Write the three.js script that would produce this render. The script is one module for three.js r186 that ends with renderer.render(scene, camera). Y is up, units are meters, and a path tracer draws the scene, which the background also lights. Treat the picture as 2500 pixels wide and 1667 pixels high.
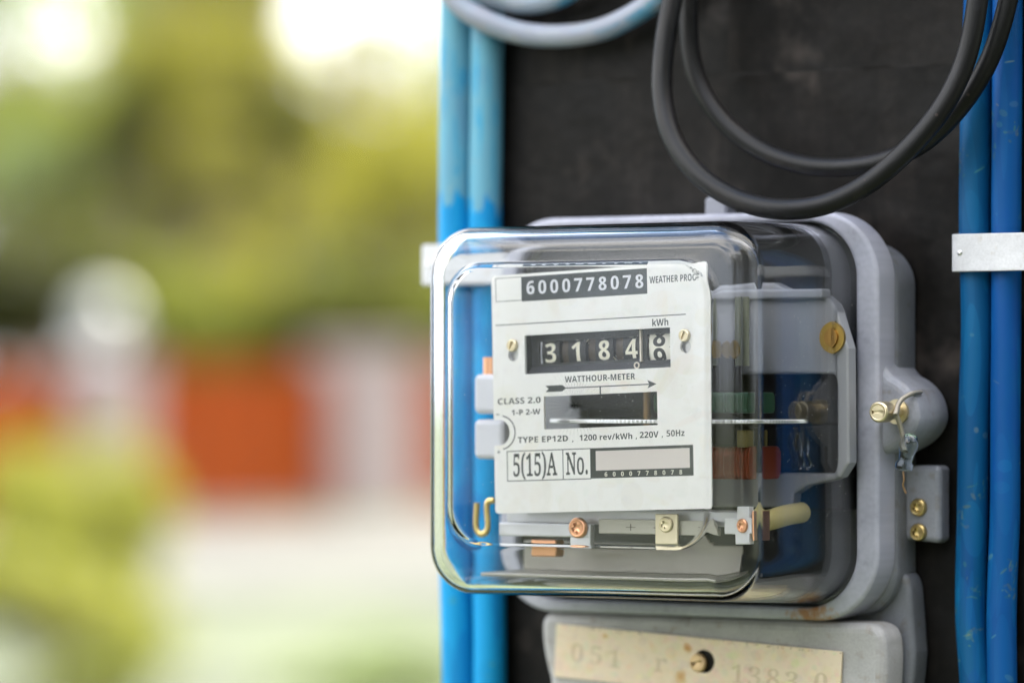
import * as THREE from 'three';
import { RoundedBoxGeometry } from 'three/addons/geometries/RoundedBoxGeometry.js';
import { mergeGeometries } from 'three/addons/utils/BufferGeometryUtils.js';
import { ImprovedNoise } from 'three/addons/math/ImprovedNoise.js';

// ───────────────────────── camera, sky, sun, exposure ─────────────────────────
const H = 1.25;                                     // height of the meter's centre above the ground at the pole
const FPX = 9600, CX = 1250, CY = 833.5;            // focal length and centre in photo pixels (2500 x 1667)
const YAW = THREE.MathUtils.degToRad(32), PITCH = Math.atan((960 - CY) / FPX);
const camera = new THREE.PerspectiveCamera(2 * THREE.MathUtils.radToDeg(Math.atan(CY / FPX)), 1024 / 682, 0.05, 900);
camera.filmGauge = 36;
const EYE = new THREE.Vector3(0.68591, H - 0.0014, 1.24533);
const FWD = new THREE.Vector3(-Math.sin(YAW) * Math.cos(PITCH), Math.sin(PITCH), -Math.cos(YAW) * Math.cos(PITCH));
const RIGHT = new THREE.Vector3().crossVectors(FWD, new THREE.Vector3(0, 1, 0)).normalize();
const UPV = new THREE.Vector3().crossVectors(RIGHT, FWD);
camera.position.copy(EYE);
camera.up.set(0, 1, 0);
camera.lookAt(EYE.clone().add(FWD));
camera.focus = 1.334;
camera.userData.fStop = 4.4;

const scene = new THREE.Scene();
const SUN = new THREE.Vector3(0.10, 0.62, -0.78).normalize();
const noise = new ImprovedNoise();
function fbm(x, y, z, o = 4) { let s = 0, a = 0.5, f = 1; for (let i = 0; i < o; i++) { s += a * noise.noise(x * f, y * f, z * f); a *= 0.5; f *= 2.03; } return s; }
{
  const w = 512, h = 256, data = new Float32Array(w * h * 4);
  for (let j = 0; j < h; j++) for (let i = 0; i < w; i++) {
    const el = ((j + 0.5) / h - 0.5) * Math.PI, az = ((i + 0.5) / w - 0.5) * 2 * Math.PI;
    const d = [Math.cos(el) * Math.cos(az), Math.sin(el), Math.cos(el) * Math.sin(az)];
    const up = Math.max(0, d[1]), k = Math.pow(1 - up, 2.2);
    let r = 0.20 + (0.80 - 0.20) * k, g = 0.40 + (0.88 - 0.40) * k, b = 0.80 + (0.98 - 0.80) * k;
    const q = 1 / (up + 0.25);
    const c = THREE.MathUtils.smoothstep(fbm(d[0] * q * 1.7 + 3, d[2] * q * 1.7 + 8, 2.5, 5), -0.22, 0.18) * THREE.MathUtils.smoothstep(d[1], 0.0, 0.12);
    r += (2.3 - r) * c; g += (2.24 - g) * c; b += (2.14 - b) * c;
    if (d[1] < 0) { r = 0.42; g = 0.40; b = 0.34; }
    const S = 0.55, n = (j * w + i) * 4;
    data[n] = r * S; data[n + 1] = g * S; data[n + 2] = b * S; data[n + 3] = 1;
  }
  const sky = new THREE.DataTexture(data, w, h, THREE.RGBAFormat, THREE.FloatType);
  sky.mapping = THREE.EquirectangularReflectionMapping; sky.magFilter = THREE.LinearFilter; sky.needsUpdate = true;
  scene.background = sky; scene.environment = sky;
}
const sun = new THREE.DirectionalLight(new THREE.Color(1, 0.92, 0.78), 4.8);
sun.position.copy(SUN).multiplyScalar(40); sun.target.position.set(-4, 0, -8);
sun.castShadow = true; sun.shadow.mapSize.set(4096, 4096); sun.shadow.radius = 1;
Object.assign(sun.shadow.camera, { left: -30, right: 30, top: 30, bottom: -30, near: 1, far: 120 });
scene.add(sun, sun.target);

const renderer = new THREE.WebGLRenderer({ antialias: true });
renderer.toneMapping = THREE.LinearToneMapping;
renderer.toneMappingExposure = 4.7;
renderer.shadowMap.enabled = true;

// ───────────────────────── helpers ─────────────────────────
let seed = 20477;
const rnd = (a = 0, b = 1) => { seed = (seed * 1664525 + 1013904223) >>> 0; return a + (b - a) * (seed / 4294967296); };
const mm = 0.001;
const ray = (px, py) => FWD.clone().multiplyScalar(FPX).addScaledVector(RIGHT, px - CX).addScaledVector(UPV, CY - py).divideScalar(FPX);
const onZ = (px, py, z) => { const d = ray(px, py); return EYE.clone().addScaledVector(d, (z - EYE.z) / d.z); };      // a photo pixel on a plane parallel to the pole's face
const loc = (px, py, z) => { const p = onZ(px, py, z); p.y -= H; return p; };                                          // the same in the meter's own frame
const far = (px, py, depth) => EYE.clone().addScaledVector(ray(px, py), depth * 1.371);
const zin = (z) => z > 0.0305 ? 0.0305 + (z - 0.0305) * 0.69 : z;                                                         // depth scale of the works inside the cover
const li = (px, py, z) => { const p = loc(px, py, zin(z)); p.z = z; return p; };
const groundY = (x, z) => { const t = (x - EYE.x) * FWD.x + (z - EYE.z) * FWD.z; return 0.037 * Math.min(Math.max(0, t - 1.6), 34); };
const onGround = (px, py) => { const d = ray(px, py); let t = 0.5; while (t < 80) { const p = EYE.clone().addScaledVector(d, t); if (p.y <= groundY(p.x, p.z)) return p; t += 0.02; } return EYE.clone().addScaledVector(d, 60); };

const names = {};
function numbered(n) { const k = names[n] = (names[n] ?? -1) + 1; return k ? `${n}_${String(k).padStart(3, '0')}` : n; }
function shadows(o) { o.castShadow = o.receiveShadow = true; return o; }
function tag(o, label, category, group) { o.userData.label = label; o.userData.category = category; if (group) o.userData.group = group; return o; }
function thing(name, label, category, pos = [0, 0, 0], group) { const o = new THREE.Group(); o.name = numbered(name); o.position.set(...pos); scene.add(o); return tag(o, label, category, group); }
function part(name, geo, mat, parent, pos, rot) {
  const m = shadows(new THREE.Mesh(Array.isArray(geo) ? mergeGeometries(geo.map((g) => g.index ? g.toNonIndexed() : g)) : geo, mat));
  m.name = name; if (pos) m.position.set(pos.x ?? pos[0], pos.y ?? pos[1], pos.z ?? pos[2]); if (rot) m.rotation.set(...rot);
  parent.add(m); return m;
}
function solo(name, geo, mat, label, category, group) { const m = part(numbered(name), geo, mat, scene); return tag(m, label, category, group); }
function structure(name, geo, mat) { const m = part(name, geo, mat, scene); m.userData.kind = 'structure'; return m; }
const lin = (r, g, b) => new THREE.Color().setRGB(r, g, b);
const std = (c, roughness = 0.6, metalness = 0, extra = {}) => new THREE.MeshStandardMaterial({ color: Array.isArray(c) ? lin(...c) : c, roughness, metalness, ...extra });
const phys = (c, o) => new THREE.MeshPhysicalMaterial({ color: lin(...c), ...o });
function canvas(w, h, draw, srgb = true) {
  const c = document.createElement('canvas'); c.width = w; c.height = h; draw(c.getContext('2d'), w, h);
  const t = new THREE.CanvasTexture(c); if (srgb) t.colorSpace = THREE.SRGBColorSpace; t.wrapS = t.wrapT = THREE.RepeatWrapping; t.anisotropy = 8; return t;
}
function noiseTex(w, h, fn, srgb = true) {       // fn(u, v) -> [r, g, b] 0..255
  const d = new Uint8Array(w * h * 4);
  for (let j = 0; j < h; j++) for (let i = 0; i < w; i++) { const c = fn(i / w, j / h), n = (j * w + i) * 4; d[n] = c[0]; d[n + 1] = c[1]; d[n + 2] = c[2]; d[n + 3] = 255; }
  const t = new THREE.DataTexture(d, w, h); t.magFilter = THREE.LinearFilter; t.minFilter = THREE.LinearMipmapLinearFilter; t.generateMipmaps = true;
  t.wrapS = t.wrapT = THREE.RepeatWrapping; if (srgb) t.colorSpace = THREE.SRGBColorSpace; t.needsUpdate = true; return t;
}
const clamp = (x) => Math.max(0, Math.min(255, x));
function rr(x0, x1, y0, y1, r) {
  const s = new THREE.Shape(), e = (x, y, a) => s.absarc(x, y, r, a, a + Math.PI / 2, false);
  s.moveTo(x1, y0 + r); e(x1 - r, y1 - r, 0); e(x0 + r, y1 - r, Math.PI / 2); e(x0 + r, y0 + r, Math.PI); e(x1 - r, y0 + r, Math.PI * 1.5); return s;
}
function rrPath(...a) { const p = new THREE.Path(); p.curves = rr(...a).curves; p.autoClose = true; return p; }
function extr(shape, z0, z1, bevel = 0, seg = 10) {
  const g = new THREE.ExtrudeGeometry(shape, { depth: z1 - z0 - 2 * bevel, bevelEnabled: bevel > 0, bevelSize: bevel, bevelOffset: -bevel, bevelThickness: bevel, bevelSegments: 4, curveSegments: seg });
  g.translate(0, 0, z0 + bevel); return g;
}
const box = (x0, x1, y0, y1, z0, z1, r = 0.0006) => new RoundedBoxGeometry(Math.abs(x1 - x0), Math.abs(y1 - y0), Math.abs(z1 - z0), 3, Math.min(r, Math.abs(x1 - x0) / 2.01, Math.abs(y1 - y0) / 2.01, Math.abs(z1 - z0) / 2.01)).translate((x0 + x1) / 2, (y0 + y1) / 2, (z0 + z1) / 2);
const boxAt = (c, w, h, d, r) => box(c.x - w / 2, c.x + w / 2, c.y - h / 2, c.y + h / 2, c.z - d / 2, c.z + d / 2, r);
const cylZ = (r, h, seg = 32, r2 = r) => new THREE.CylinderGeometry(r2, r, h, seg).rotateX(Math.PI / 2);
const cylX = (r, h, seg = 32) => new THREE.CylinderGeometry(r, r, h, seg).rotateZ(-Math.PI / 2);
const tube = (pts, r, n = 120, rs = 14) => new THREE.TubeGeometry(new THREE.CatmullRomCurve3(pts, false, 'centripetal'), n, r, rs, false);
function screwHead(r, h, slots, turn = 0, wide = 0.36) {         // a domed screw head facing +z, with a cut slot or cross made of real recesses
  const pr = [[0, 0], [r, 0], [r, h * 0.45], [r * 0.9, h * 0.8], [r * 0.65, h * 0.97], [r * 0.65, h * 0.3], [0, h * 0.3]].map(([x, y]) => new THREE.Vector2(x, y));
  const dome = new THREE.LatheGeometry(pr, 28).rotateX(Math.PI / 2);
  const parts = [dome], w = r * wide * 0.6, R = r * 0.66;
  const sh = new THREE.Shape(); sh.absarc(0, 0, R, 0, Math.PI * 2, false);
  const p = new THREE.Path();
  if (slots === 2) { const a = [[w, w], [w, R * 0.8], [-w, R * 0.8], [-w, w], [-R * 0.8, w], [-R * 0.8, -w], [-w, -w], [-w, -R * 0.8], [w, -R * 0.8], [w, -w], [R * 0.8, -w], [R * 0.8, w]]; p.setFromPoints(a.map(([x, y]) => new THREE.Vector2(x, y))); }
  else p.setFromPoints([[-R * 0.92, -w], [R * 0.92, -w], [R * 0.92, w], [-R * 0.92, w]].map(([x, y]) => new THREE.Vector2(x, y)));
  sh.holes.push(p);
  parts.push(extr(sh, h * 0.31, h * 0.98, 0));
  return mergeGeometries(parts.map((g) => { const q = g.index ? g.toNonIndexed() : g; return q; })).rotateZ(turn);
}

// ───────────────────────── shared materials ─────────────────────────
const brass = std([0.62, 0.47, 0.20], 0.32, 1), copper = std([0.75, 0.38, 0.22], 0.30, 1), steel = std([0.62, 0.62, 0.64], 0.28, 1), castAlu = std([0.33, 0.335, 0.36], 0.5, 0.3);
const paleBrass = std([0.72, 0.62, 0.42], 0.38, 1);
const blackPlastic = std([0.018, 0.019, 0.022], 0.5), darkIron = std([0.012, 0.012, 0.014], 0.6, 0.2);

// ───────────────────────── ground ─────────────────────────
const groundMap = noiseTex(512, 512, (u, v) => {
  const n = fbm(u * 9, v * 9, 1.3, 5), m = fbm(u * 60, v * 60, 7.1, 3);
  const g = 0.5 + n * 0.9 + m * 0.5; return [clamp(36 + 50 * g), clamp(44 + 50 * g), clamp(31 + 36 * g)];
});
{
  const g = new THREE.PlaneGeometry(700, 700, 280, 280).rotateX(-Math.PI / 2), p = g.attributes.position, uv = g.attributes.uv;
  for (let i = 0; i < p.count; i++) { // finer cells near the pole
    const f = (c) => Math.sign(c) * Math.pow(Math.abs(c) / 350, 2.2) * 350;
    const x = f(p.getX(i)) - 3, z = f(p.getZ(i)) - 6; p.setXYZ(i, x, groundY(x, z), z); uv.setXY(i, x / 5, z / 5);
  }
  g.computeVertexNormals();
  structure('ground', g, std([1, 1, 1], 0.95, 0, { map: groundMap }));
  // pale concrete path along the fence
  const a = onGround(-500, 1352), b = onGround(1500, 1286), dir = b.clone().sub(a).setY(0).normalize(), nrm = new THREE.Vector3(-dir.z, 0, dir.x);
  if (nrm.dot(FWD) > 0) nrm.negate();
  const pos = [], uvs = [], idx = [], NX = 60, NW = 8, LEN = a.distanceTo(b);
  for (let i = 0; i <= NX; i++) for (let j = 0; j <= NW; j++) {
    const q = a.clone().addScaledVector(dir, LEN * i / NX).addScaledVector(nrm, 2.6 * j / NW); pos.push(q.x, groundY(q.x, q.z) + 0.02, q.z); uvs.push(i * 0.12, j * 0.3);
    if (i < NX && j < NW) { const k = i * (NW + 1) + j; idx.push(k, k + NW + 1, k + 1, k + 1, k + NW + 1, k + NW + 2); }
  }
  const pg = new THREE.BufferGeometry(); pg.setAttribute('position', new THREE.Float32BufferAttribute(pos, 3)); pg.setAttribute('uv', new THREE.Float32BufferAttribute(uvs, 2)); pg.setIndex(idx); pg.computeVertexNormals();
  structure('path', pg, std([1, 1, 1], 0.9, 0, { side: THREE.DoubleSide, map: noiseTex(256, 256, (u, v) => { const n = fbm(u * 14, v * 14, 4, 4) * 50; return [clamp(72 + n), clamp(72 + n), clamp(70 + n)]; }) }));
}

// ───────────────────────── utility pole ─────────────────────────
{
  const m = noiseTex(1024, 1024, (u, v) => {
    const n = fbm(u * 7, v * 7, 3.7, 5), streak = Math.max(0, fbm(u * 30, v * 2.2, 9.4, 4) - 0.05), scuff = Math.max(0, fbm(u * 16, v * 16, 5.5, 4) - 0.18), fine = fbm(u * 120, v * 120, 1.1, 2);
    const k = 15 + n * 20 + streak * 40 + scuff * 130 + fine * 12; return [clamp(k * 1.12), clamp(k * 1.0), clamp(k * 0.93)];
  });
  const rough = noiseTex(512, 512, (u, v) => { const n = 150 + fbm(u * 10, v * 10, 8, 4) * 120; return [clamp(n), clamp(n), clamp(n)]; }, false);
  const bump = noiseTex(512, 512, (u, v) => { const n = 128 + fbm(u * 18, v * 18, 2, 5) * 150; return [clamp(n), clamp(n), clamp(n)]; }, false);
  for (const t of [m, rough, bump]) t.repeat.set(2.2, 2.2);
  const g = new RoundedBoxGeometry(0.268, 3.7, 0.25, 4, 0.008); g.translate(0.022, 1.5, -0.125);
  const p = g.attributes.position, n = g.attributes.normal, uv = g.attributes.uv;
  for (let i = 0; i < p.count; i++) uv.setXY(i, (Math.abs(n.getX(i)) > 0.6 ? p.getZ(i) : p.getX(i)), p.getY(i));
  solo('utility_pole', g, phys([1, 1, 1], { roughness: 0.85, specularIntensity: 0.3, map: m, roughnessMap: rough, bumpMap: bump, bumpScale: 0.0012 }), 'square black painted utility pole carrying the electric meter and cables', 'pole');
}

// ───────────────────────── the electric meter ─────────────────────────
const meter = thing('electric_meter', 'electric watthour meter with clear cover and white dial plate fixed to black pole', 'meter', [0, H, 0]);

// --- base: pan, flange, boss, tab, terminal box
const baseMap = noiseTex(512, 512, (u, v) => {
  const n = fbm(u * 8, v * 8, 6.1, 4) * 26 + fbm(u * 80, v * 80, 2.2, 2) * 14 - Math.max(0, fbm(u * 30, v * 30, 4.4, 4) - 0.17) * 55;
  // brown rust run at the lower edge of the flange
  const dx = (u - 0.835) / 0.06, dy = (v - 0.012) / 0.03, s = Math.max(0, 1 - dx * dx - dy * dy + fbm(u * 60, v * 40, 3, 4) * 1.9) * (Math.abs(dx) < 1.4 && Math.abs(dy) < 1.6 ? 1 : 0);
  const k = Math.min(1, s * 0.9), c = [166 + n, 167 + n, 180 + n], r = [150, 104, 66];
  return c.map((x, i) => clamp(x + (r[i] - x) * k));
});
const FL = { x0: -0.0800, x1: 0.0756, y0: -0.0804, y1: 0.0620 };
const basePaint = std([1, 1, 1], 0.42, 0, { map: baseMap });
const grime = noiseTex(512, 512, (u, v) => { const a = fbm(u * 7, v * 7, 2.4, 5), b = Math.max(0, fbm(u * 23, v * 23, 6.6, 4) - 0.16), c = fbm(u * 130, v * 130, 9.9, 2); const k = 234 + a * 40 - b * 70 + c * 22; return [clamp(k), clamp(k - b * 25), clamp(k - b * 60)]; });
grime.repeat.set(9, 9);
const grimeBump = noiseTex(256, 256, (u, v) => { const n = 128 + fbm(u * 30, v * 30, 3, 4) * 140; return [clamp(n), clamp(n), clamp(n)]; }, false); grimeBump.repeat.set(14, 14);
const painted = (c, r = 0.45) => std(c, r, 0, { map: grime, bumpMap: grimeBump, bumpScale: 0.00012 });
const greyPaint = painted([0.34, 0.35, 0.40]);
function flangeUV(g) { const p = g.attributes.position, uv = g.attributes.uv; for (let i = 0; i < p.count; i++) uv.setXY(i, (p.getX(i) - FL.x0) / (FL.x1 - FL.x0), (p.getY(i) - FL.y0) / (FL.y1 - FL.y0)); return g; }
const base = part('base', extr(rr(-0.078, 0.0760, -0.079, 0.0515, 0.016), 0, 0.018, 0.003, 14), painted([0.21, 0.22, 0.25], 0.5), meter);
part('inner_pan', extr(rr(-0.0723, 0.0665, -0.0756, 0.0582, 0.0195), 0.0181, 0.0205, 0.0004), std([0.022, 0.023, 0.027], 0.5), base);
{
  const s = rr(FL.x0, FL.x1, FL.y0, FL.y1, 0.024); s.holes.push(rrPath(-0.0726, 0.0668, -0.0759, 0.0585, 0.0198));
  part('flange', flangeUV(extr(s, 0.0165, 0.0305, 0.0016, 20)), basePaint, meter);
  const gk = rr(-0.0724, 0.0666, -0.0757, 0.0583, 0.0196); gk.holes.push(rrPath(-0.0720, 0.0662, -0.0753, 0.0579, 0.0192));
  part('gasket', extr(gk, 0.0207, 0.0262, 0.0001, 16), std([0.01, 0.012, 0.012], 0.7), meter);
  const nub = loc(1750, 505, 0.02); part('hanger_lug', box(nub.x - 0.004, nub.x + 0.005, FL.y1 - 0.006, FL.y1 + 0.0065, 0.014, 0.022, 0.0015), greyPaint, meter);
}
// side boss for the sealing screw
{
  const c = loc(2176, 1008, 0.016);
  const w0 = loc(2194, 1006, 0.0276);
  const bs = new THREE.Shape(), bx = FL.x1 - 0.006, ex = w0.x + 0.0072, by = w0.y;
  bs.moveTo(bx, by - 0.0150); bs.lineTo(FL.x1 - 0.0005, by - 0.0145); bs.bezierCurveTo(FL.x1 + 0.004, by - 0.0135, ex - 0.001, by - 0.009, ex, by - 0.0025); bs.bezierCurveTo(ex + 0.0004, by + 0.002, ex - 0.002, by + 0.009, FL.x1 + 0.003, by + 0.0125); bs.bezierCurveTo(FL.x1 + 0.001, by + 0.0145, FL.x1 - 0.0005, by + 0.016, FL.x1 - 0.0008, by + 0.0185); bs.lineTo(bx, by + 0.0185);
  const g = extr(bs, 0.0004, 0.0272, 0.0034, 16);
  part('sealing_boss', g, greyPaint, meter);
  const wz = 0.0276, w = loc(2192, 1005, wz);
  const sc = part('sealing_screw', [cylZ(0.0043, 0.0016, 36), cylZ(0.0026, 0.010, 24).translate(0, 0, 0.005), cylZ(0.0036, 0.0050, 36).translate(0, 0, 0.0112)], paleBrass, meter, w);
  const cap = screwHead(0.0036, 0.0016, 1, 0.06, 0.26); part('screw_head', cap, paleBrass, sc, [0, 0, 0.0135]);
}
// lower mounting tab with two cross-head screws
{
  const a = loc(2190, 1135, 0.007), b = loc(2303, 1325, 0.007);
  const x1 = b.x, s = new THREE.Shape(); s.moveTo(0.060, b.y + 0.002); s.lineTo(x1 - 0.002, b.y); s.absarc(x1 - 0.002, b.y + 0.002, 0.002, -Math.PI / 2, 0); s.absarc(x1 - 0.002, a.y - 0.002, 0.002, 0, Math.PI / 2); s.lineTo(0.060, a.y);
  const tab = part('mounting_tab', extr(s, 0.0002, 0.0092, 0.0022), greyPaint, meter);
  for (const [x, y, t] of [[2246, 1238, 0.5], [2246, 1299, 0.2]]) { const q = loc(x, y, 0.009); part('tab_screw', screwHead(0.0031, 0.0024, 2, t), brass, tab, q); }
}
// terminal box under the cover, cream tag and its screw
{
  const z1 = 0.0290, tl = loc(1318, 1500, z1), br = loc(2160, 1600, z1);
  const s = new THREE.Shape(), x0 = tl.x, x1 = br.x, yt = FL.y0 - 0.0003, yb = yt - 0.060;
  s.moveTo(x0 + 0.010, yb); s.quadraticCurveTo(x0 + 0.004, yb + 0.02, x0 + 0.0035, yb + 0.036); s.quadraticCurveTo(x0, yb + 0.046, x0, yt - 0.006); s.quadraticCurveTo(x0, yt, x0 + 0.006, yt);
  s.lineTo(x1 - 0.008, yt); s.quadraticCurveTo(x1, yt, x1, yt - 0.008); s.quadraticCurveTo(x1 + 0.001, yb + 0.045, x1 - 0.002, yb + 0.02); s.quadraticCurveTo(x1 - 0.004, yb + 0.006, x1 - 0.010, yb);
  const tb = part('terminal_cover', extr(s, 0.0122, z1, 0.0035, 14), painted([0.46, 0.45, 0.45]), meter);
  const ry = loc(2230, 1395, 0.010).y, rx = loc(2262, 1560, 0.003).x;
  const s2 = new THREE.Shape(); s2.moveTo(x0 + 0.012, yb + 0.001); s2.lineTo(x0 + 0.004, ry - 0.004); s2.lineTo(rx - 0.006, ry); s2.quadraticCurveTo(rx - 0.002, ry - 0.001, rx - 0.0015, ry - 0.008); s2.lineTo(rx, ry - 0.028); s2.quadraticCurveTo(rx - 0.001, ry - 0.045, rx - 0.008, yb + 0.001);
  part('terminal_block', extr(s2, 0.0003, 0.0120, 0.002, 12), painted([0.19, 0.20, 0.225], 0.5), meter);
  const A = loc(1362, 1522, z1), B = loc(2061, 1590, z1), C = loc(1362, 1636, z1);
  const w = A.distanceTo(B), h = 0.0192, ang = Math.atan2(B.y - A.y, B.x - A.x);
  const tagMap = canvas(1024, 196, (c, W, Hh) => {
    c.fillStyle = '#d9c8b0'; c.fillRect(0, 0, W, Hh);
    for (let i = 0; i < 900; i++) { const r = rnd(2, 22); c.fillStyle = `rgba(${rnd(150, 250) | 0},${rnd(130, 225) | 0},${rnd(95, 195) | 0},${rnd(0.03, 0.12)})`; c.beginPath(); c.ellipse(rnd(0, W), rnd(0, Hh), r, r * rnd(0.4, 1), rnd(0, 3), 0, 7); c.fill(); }
    for (const [x, y, r] of [[185, 26, 12], [480, 40, 20], [470, 150, 26], [1000, 160, 15]]) { for (let i = 0; i < 14; i++) { c.fillStyle = `rgba(176,118,48,${rnd(0.05, 0.16)})`; c.beginPath(); c.ellipse(x + rnd(-r, r) * 0.6, y + rnd(-r, r) * 0.6, r * rnd(0.3, 0.8), r * rnd(0.3, 0.7), rnd(0, 3), 0, 7); c.fill(); } }
    c.fillStyle = 'rgba(120,104,72,0.20)'; c.font = 'bold 92px serif';
    for (const [t, x, y] of [['0', 58, 132], ['5', 128, 134], ['1', 196, 140], ['r', 366, 138], ['1', 640, 150], ['3', 700, 152], ['8', 764, 154], ['3', 830, 156], ['0', 930, 150]]) c.fillText(t, x, y);
    for (let i = 0; i < 60; i++) { c.fillStyle = `rgba(70,55,30,${rnd(0.2, 0.5)})`; c.fillRect(rnd(0, W), rnd(0, 8), rnd(2, 8), rnd(2, 5)); }
  });
  const bumpT = canvas(1024, 196, (c, W, Hh) => { c.fillStyle = '#b0b0b0'; c.fillRect(0, 0, W, Hh); c.fillStyle = '#505050'; c.font = 'bold 92px serif'; for (const [t, x, y] of [['0', 58, 132], ['5', 128, 134], ['1', 196, 140], ['r', 366, 138], ['1', 640, 150], ['3', 700, 152], ['8', 764, 154], ['3', 830, 156], ['0', 930, 150]]) c.fillText(t, x, y); }, false);
  const hx = loc(1724, 1614, z1).sub(A).applyAxisAngle(new THREE.Vector3(0, 0, 1), -ang);       // hole in the tag
  const ts = rr(0, w, -h, 0, 0.0007), hole = new THREE.Path(); hole.absarc(hx.x, hx.y, 0.0040, 0, Math.PI * 2); ts.holes.push(hole);
  const tg = extr(ts, 0.0002, 0.0012, 0.0002); { const p = tg.attributes.position, uv = tg.attributes.uv; for (let i = 0; i < p.count; i++) uv.setXY(i, p.getX(i) / w, 1 + p.getY(i) / h); }
  const tagPart = part('metal_tag', tg, std([1, 1, 1], 0.42, 0.25, { map: tagMap, bumpMap: bumpT, bumpScale: 0.00015 }), meter, [A.x, A.y, z1], [0, 0, ang]);
  tagPart.userData.label = 'weathered cream metal tag with stamped numerals';
  part('hole_rim', new THREE.TorusGeometry(0.0040, 0.0003, 10, 36), std([0.03, 0.024, 0.015], 0.7), tagPart, [hx.x, hx.y, 0.0009]);
  part('hole_bottom', cylZ(0.0043, 0.0003), std([0.012, 0.010, 0.008], 0.8), tagPart, [hx.x, hx.y, 0.0002]);
  part('tag_screw', screwHead(0.0034, 0.0022, 1, 0.35), std([0.62, 0.45, 0.26], 0.4, 0.9), tagPart, [hx.x - 0.0021, hx.y - 0.0006, 0.0009]);
}

// --- clear cover: one closed shell with real thickness
const coverMat = phys([1, 1, 1], { roughness: 0.015, transmission: 1, thickness: 0.0024, ior: 1.44, specularIntensity: 0.45, attenuationColor: lin(0.80, 0.88, 0.96), attenuationDistance: 0.05 });
function section(cx, cy, a, b, r, z) {             // rounded rectangle as a ring of points
  const out = [], K = 18, S = 10;
  const corner = [[1, 1, 0], [-1, 1, 90], [-1, -1, 180], [1, -1, 270]];
  for (let q = 0; q < 4; q++) {
    const [sx, sy, a0] = corner[q], ox = cx + sx * (a - r), oy = cy + sy * (b - r);
    for (let i = 0; i <= K; i++) { const t = (a0 + 90 * i / K) * Math.PI / 180; out.push([ox + r * Math.cos(t), oy + r * Math.sin(t), z]); }
    const [nx, ny, a1] = corner[(q + 1) % 4], t = a1 * Math.PI / 180, e = out[out.length - 1], f = [cx + nx * (a - r) + r * Math.cos(t), cy + ny * (b - r) + r * Math.sin(t)];
    for (let i = 1; i < S; i++) out.push([e[0] + (f[0] - e[0]) * i / S, e[1] + (f[1] - e[1]) * i / S, z]);
  }
  return out;
}
{
  const T = 3.2, rows = [];
  const put = (cx, cy, a, b, r, z) => rows.push(section(cx * mm, cy * mm, a * mm, b * mm, Math.max(0.3, r) * mm, z * mm));
  const C0 = [-3.0, -7.45], W0 = [-4.75, -5.55];
  const R = 9.5, ZW = 100, ZF = ZW - 2 - R, Z0 = 23;
  const side = (z, o) => { const k = (ZF - z) / (ZF - Z0); return [65.9 + 3.1 * (1 - (1 - k) * (1 - k)) - o, 63.9 + 2.4 * k - o, 17 + 2 * k - o, C0[1] - 1.2 * k]; };
  // from the middle of the window out to the rim: first as [cx, cy, a, b, r, z], the inner skin follows the outer one
  const skin = (o) => {
    const z = ZW - o, out = [];
    for (const f of [0.001, 0.3, 0.6, 0.9]) out.push([W0[0], W0[1], 50 * f, 46.7 * f, 12 * f, z]);
    for (const [d, dz] of [[-1.6, 0], [-1.0, -0.08], [-0.5, -0.35], [0, -0.95], [0.6, -1.55], [1.3, -1.9], [2.2, -2.0]]) { const k = Math.max(0, d) / 2.2; out.push([W0[0] + 0.9 * k, W0[1] - 0.8 * k, 51.9 + d, 48.3 + d, 13 + Math.min(0, d), z + dz]); }
    const r = R - o, [a, b, r0] = side(ZF, o);
    for (let i = 12; i >= 0; i--) { const t = i / 12 * Math.PI / 2; out.push([C0[0], C0[1], a - r * (1 - Math.cos(t)), b - r * (1 - Math.cos(t)), r0 - r * (1 - Math.cos(t)), ZF + r * Math.sin(t)]); }
    for (const zz of [83, 77, 71, 65, 59, 53, 47, 41, 35, 29, Z0 + 0.3, Z0]) { const [p, q, w, cy] = side(zz, o); out.push([C0[0], cy, p, q, w, zz]); }
    return out;
  };
  for (const q of skin(T)) put(...q);
  for (const q of skin(0).reverse()) put(...q);
  const N = rows[0].length, pos = [], idx = [];
  for (const r of rows) for (const p of r) pos.push(...p);
  for (let j = 0; j + 1 < rows.length; j++) for (let i = 0; i < N; i++) { const a = j * N + i, b = j * N + (i + 1) % N, c = a + N, d = b + N; idx.push(a, c, b, b, c, d); }
  const top = pos.length / 3; pos.push(W0[0] * mm, W0[1] * mm, ZW * mm); const bot = top + 1; pos.push(W0[0] * mm, W0[1] * mm, (ZW - T) * mm);
  for (let i = 0; i < N; i++) { const l = (rows.length - 1) * N; idx.push(top, l + (i + 1) % N, l + i); idx.push(bot, i, (i + 1) % N); }
  const g = new THREE.BufferGeometry(); g.setAttribute('position', new THREE.Float32BufferAttribute(pos, 3)); g.setIndex(idx);
  let vol = 0; const A = new THREE.Vector3(), B = new THREE.Vector3(), C = new THREE.Vector3();
  for (let i = 0; i < idx.length; i += 3) { A.fromArray(pos, idx[i] * 3); B.fromArray(pos, idx[i + 1] * 3); C.fromArray(pos, idx[i + 2] * 3); vol += A.dot(B.cross(C)) / 6; }
  if (vol < 0) for (let i = 0; i < idx.length; i += 3) { const t = idx[i + 1]; idx[i + 1] = idx[i + 2]; idx[i + 2] = t; }
  g.setIndex(idx); g.computeVertexNormals();
  part('clear_cover', g, coverMat, meter);
}

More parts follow.
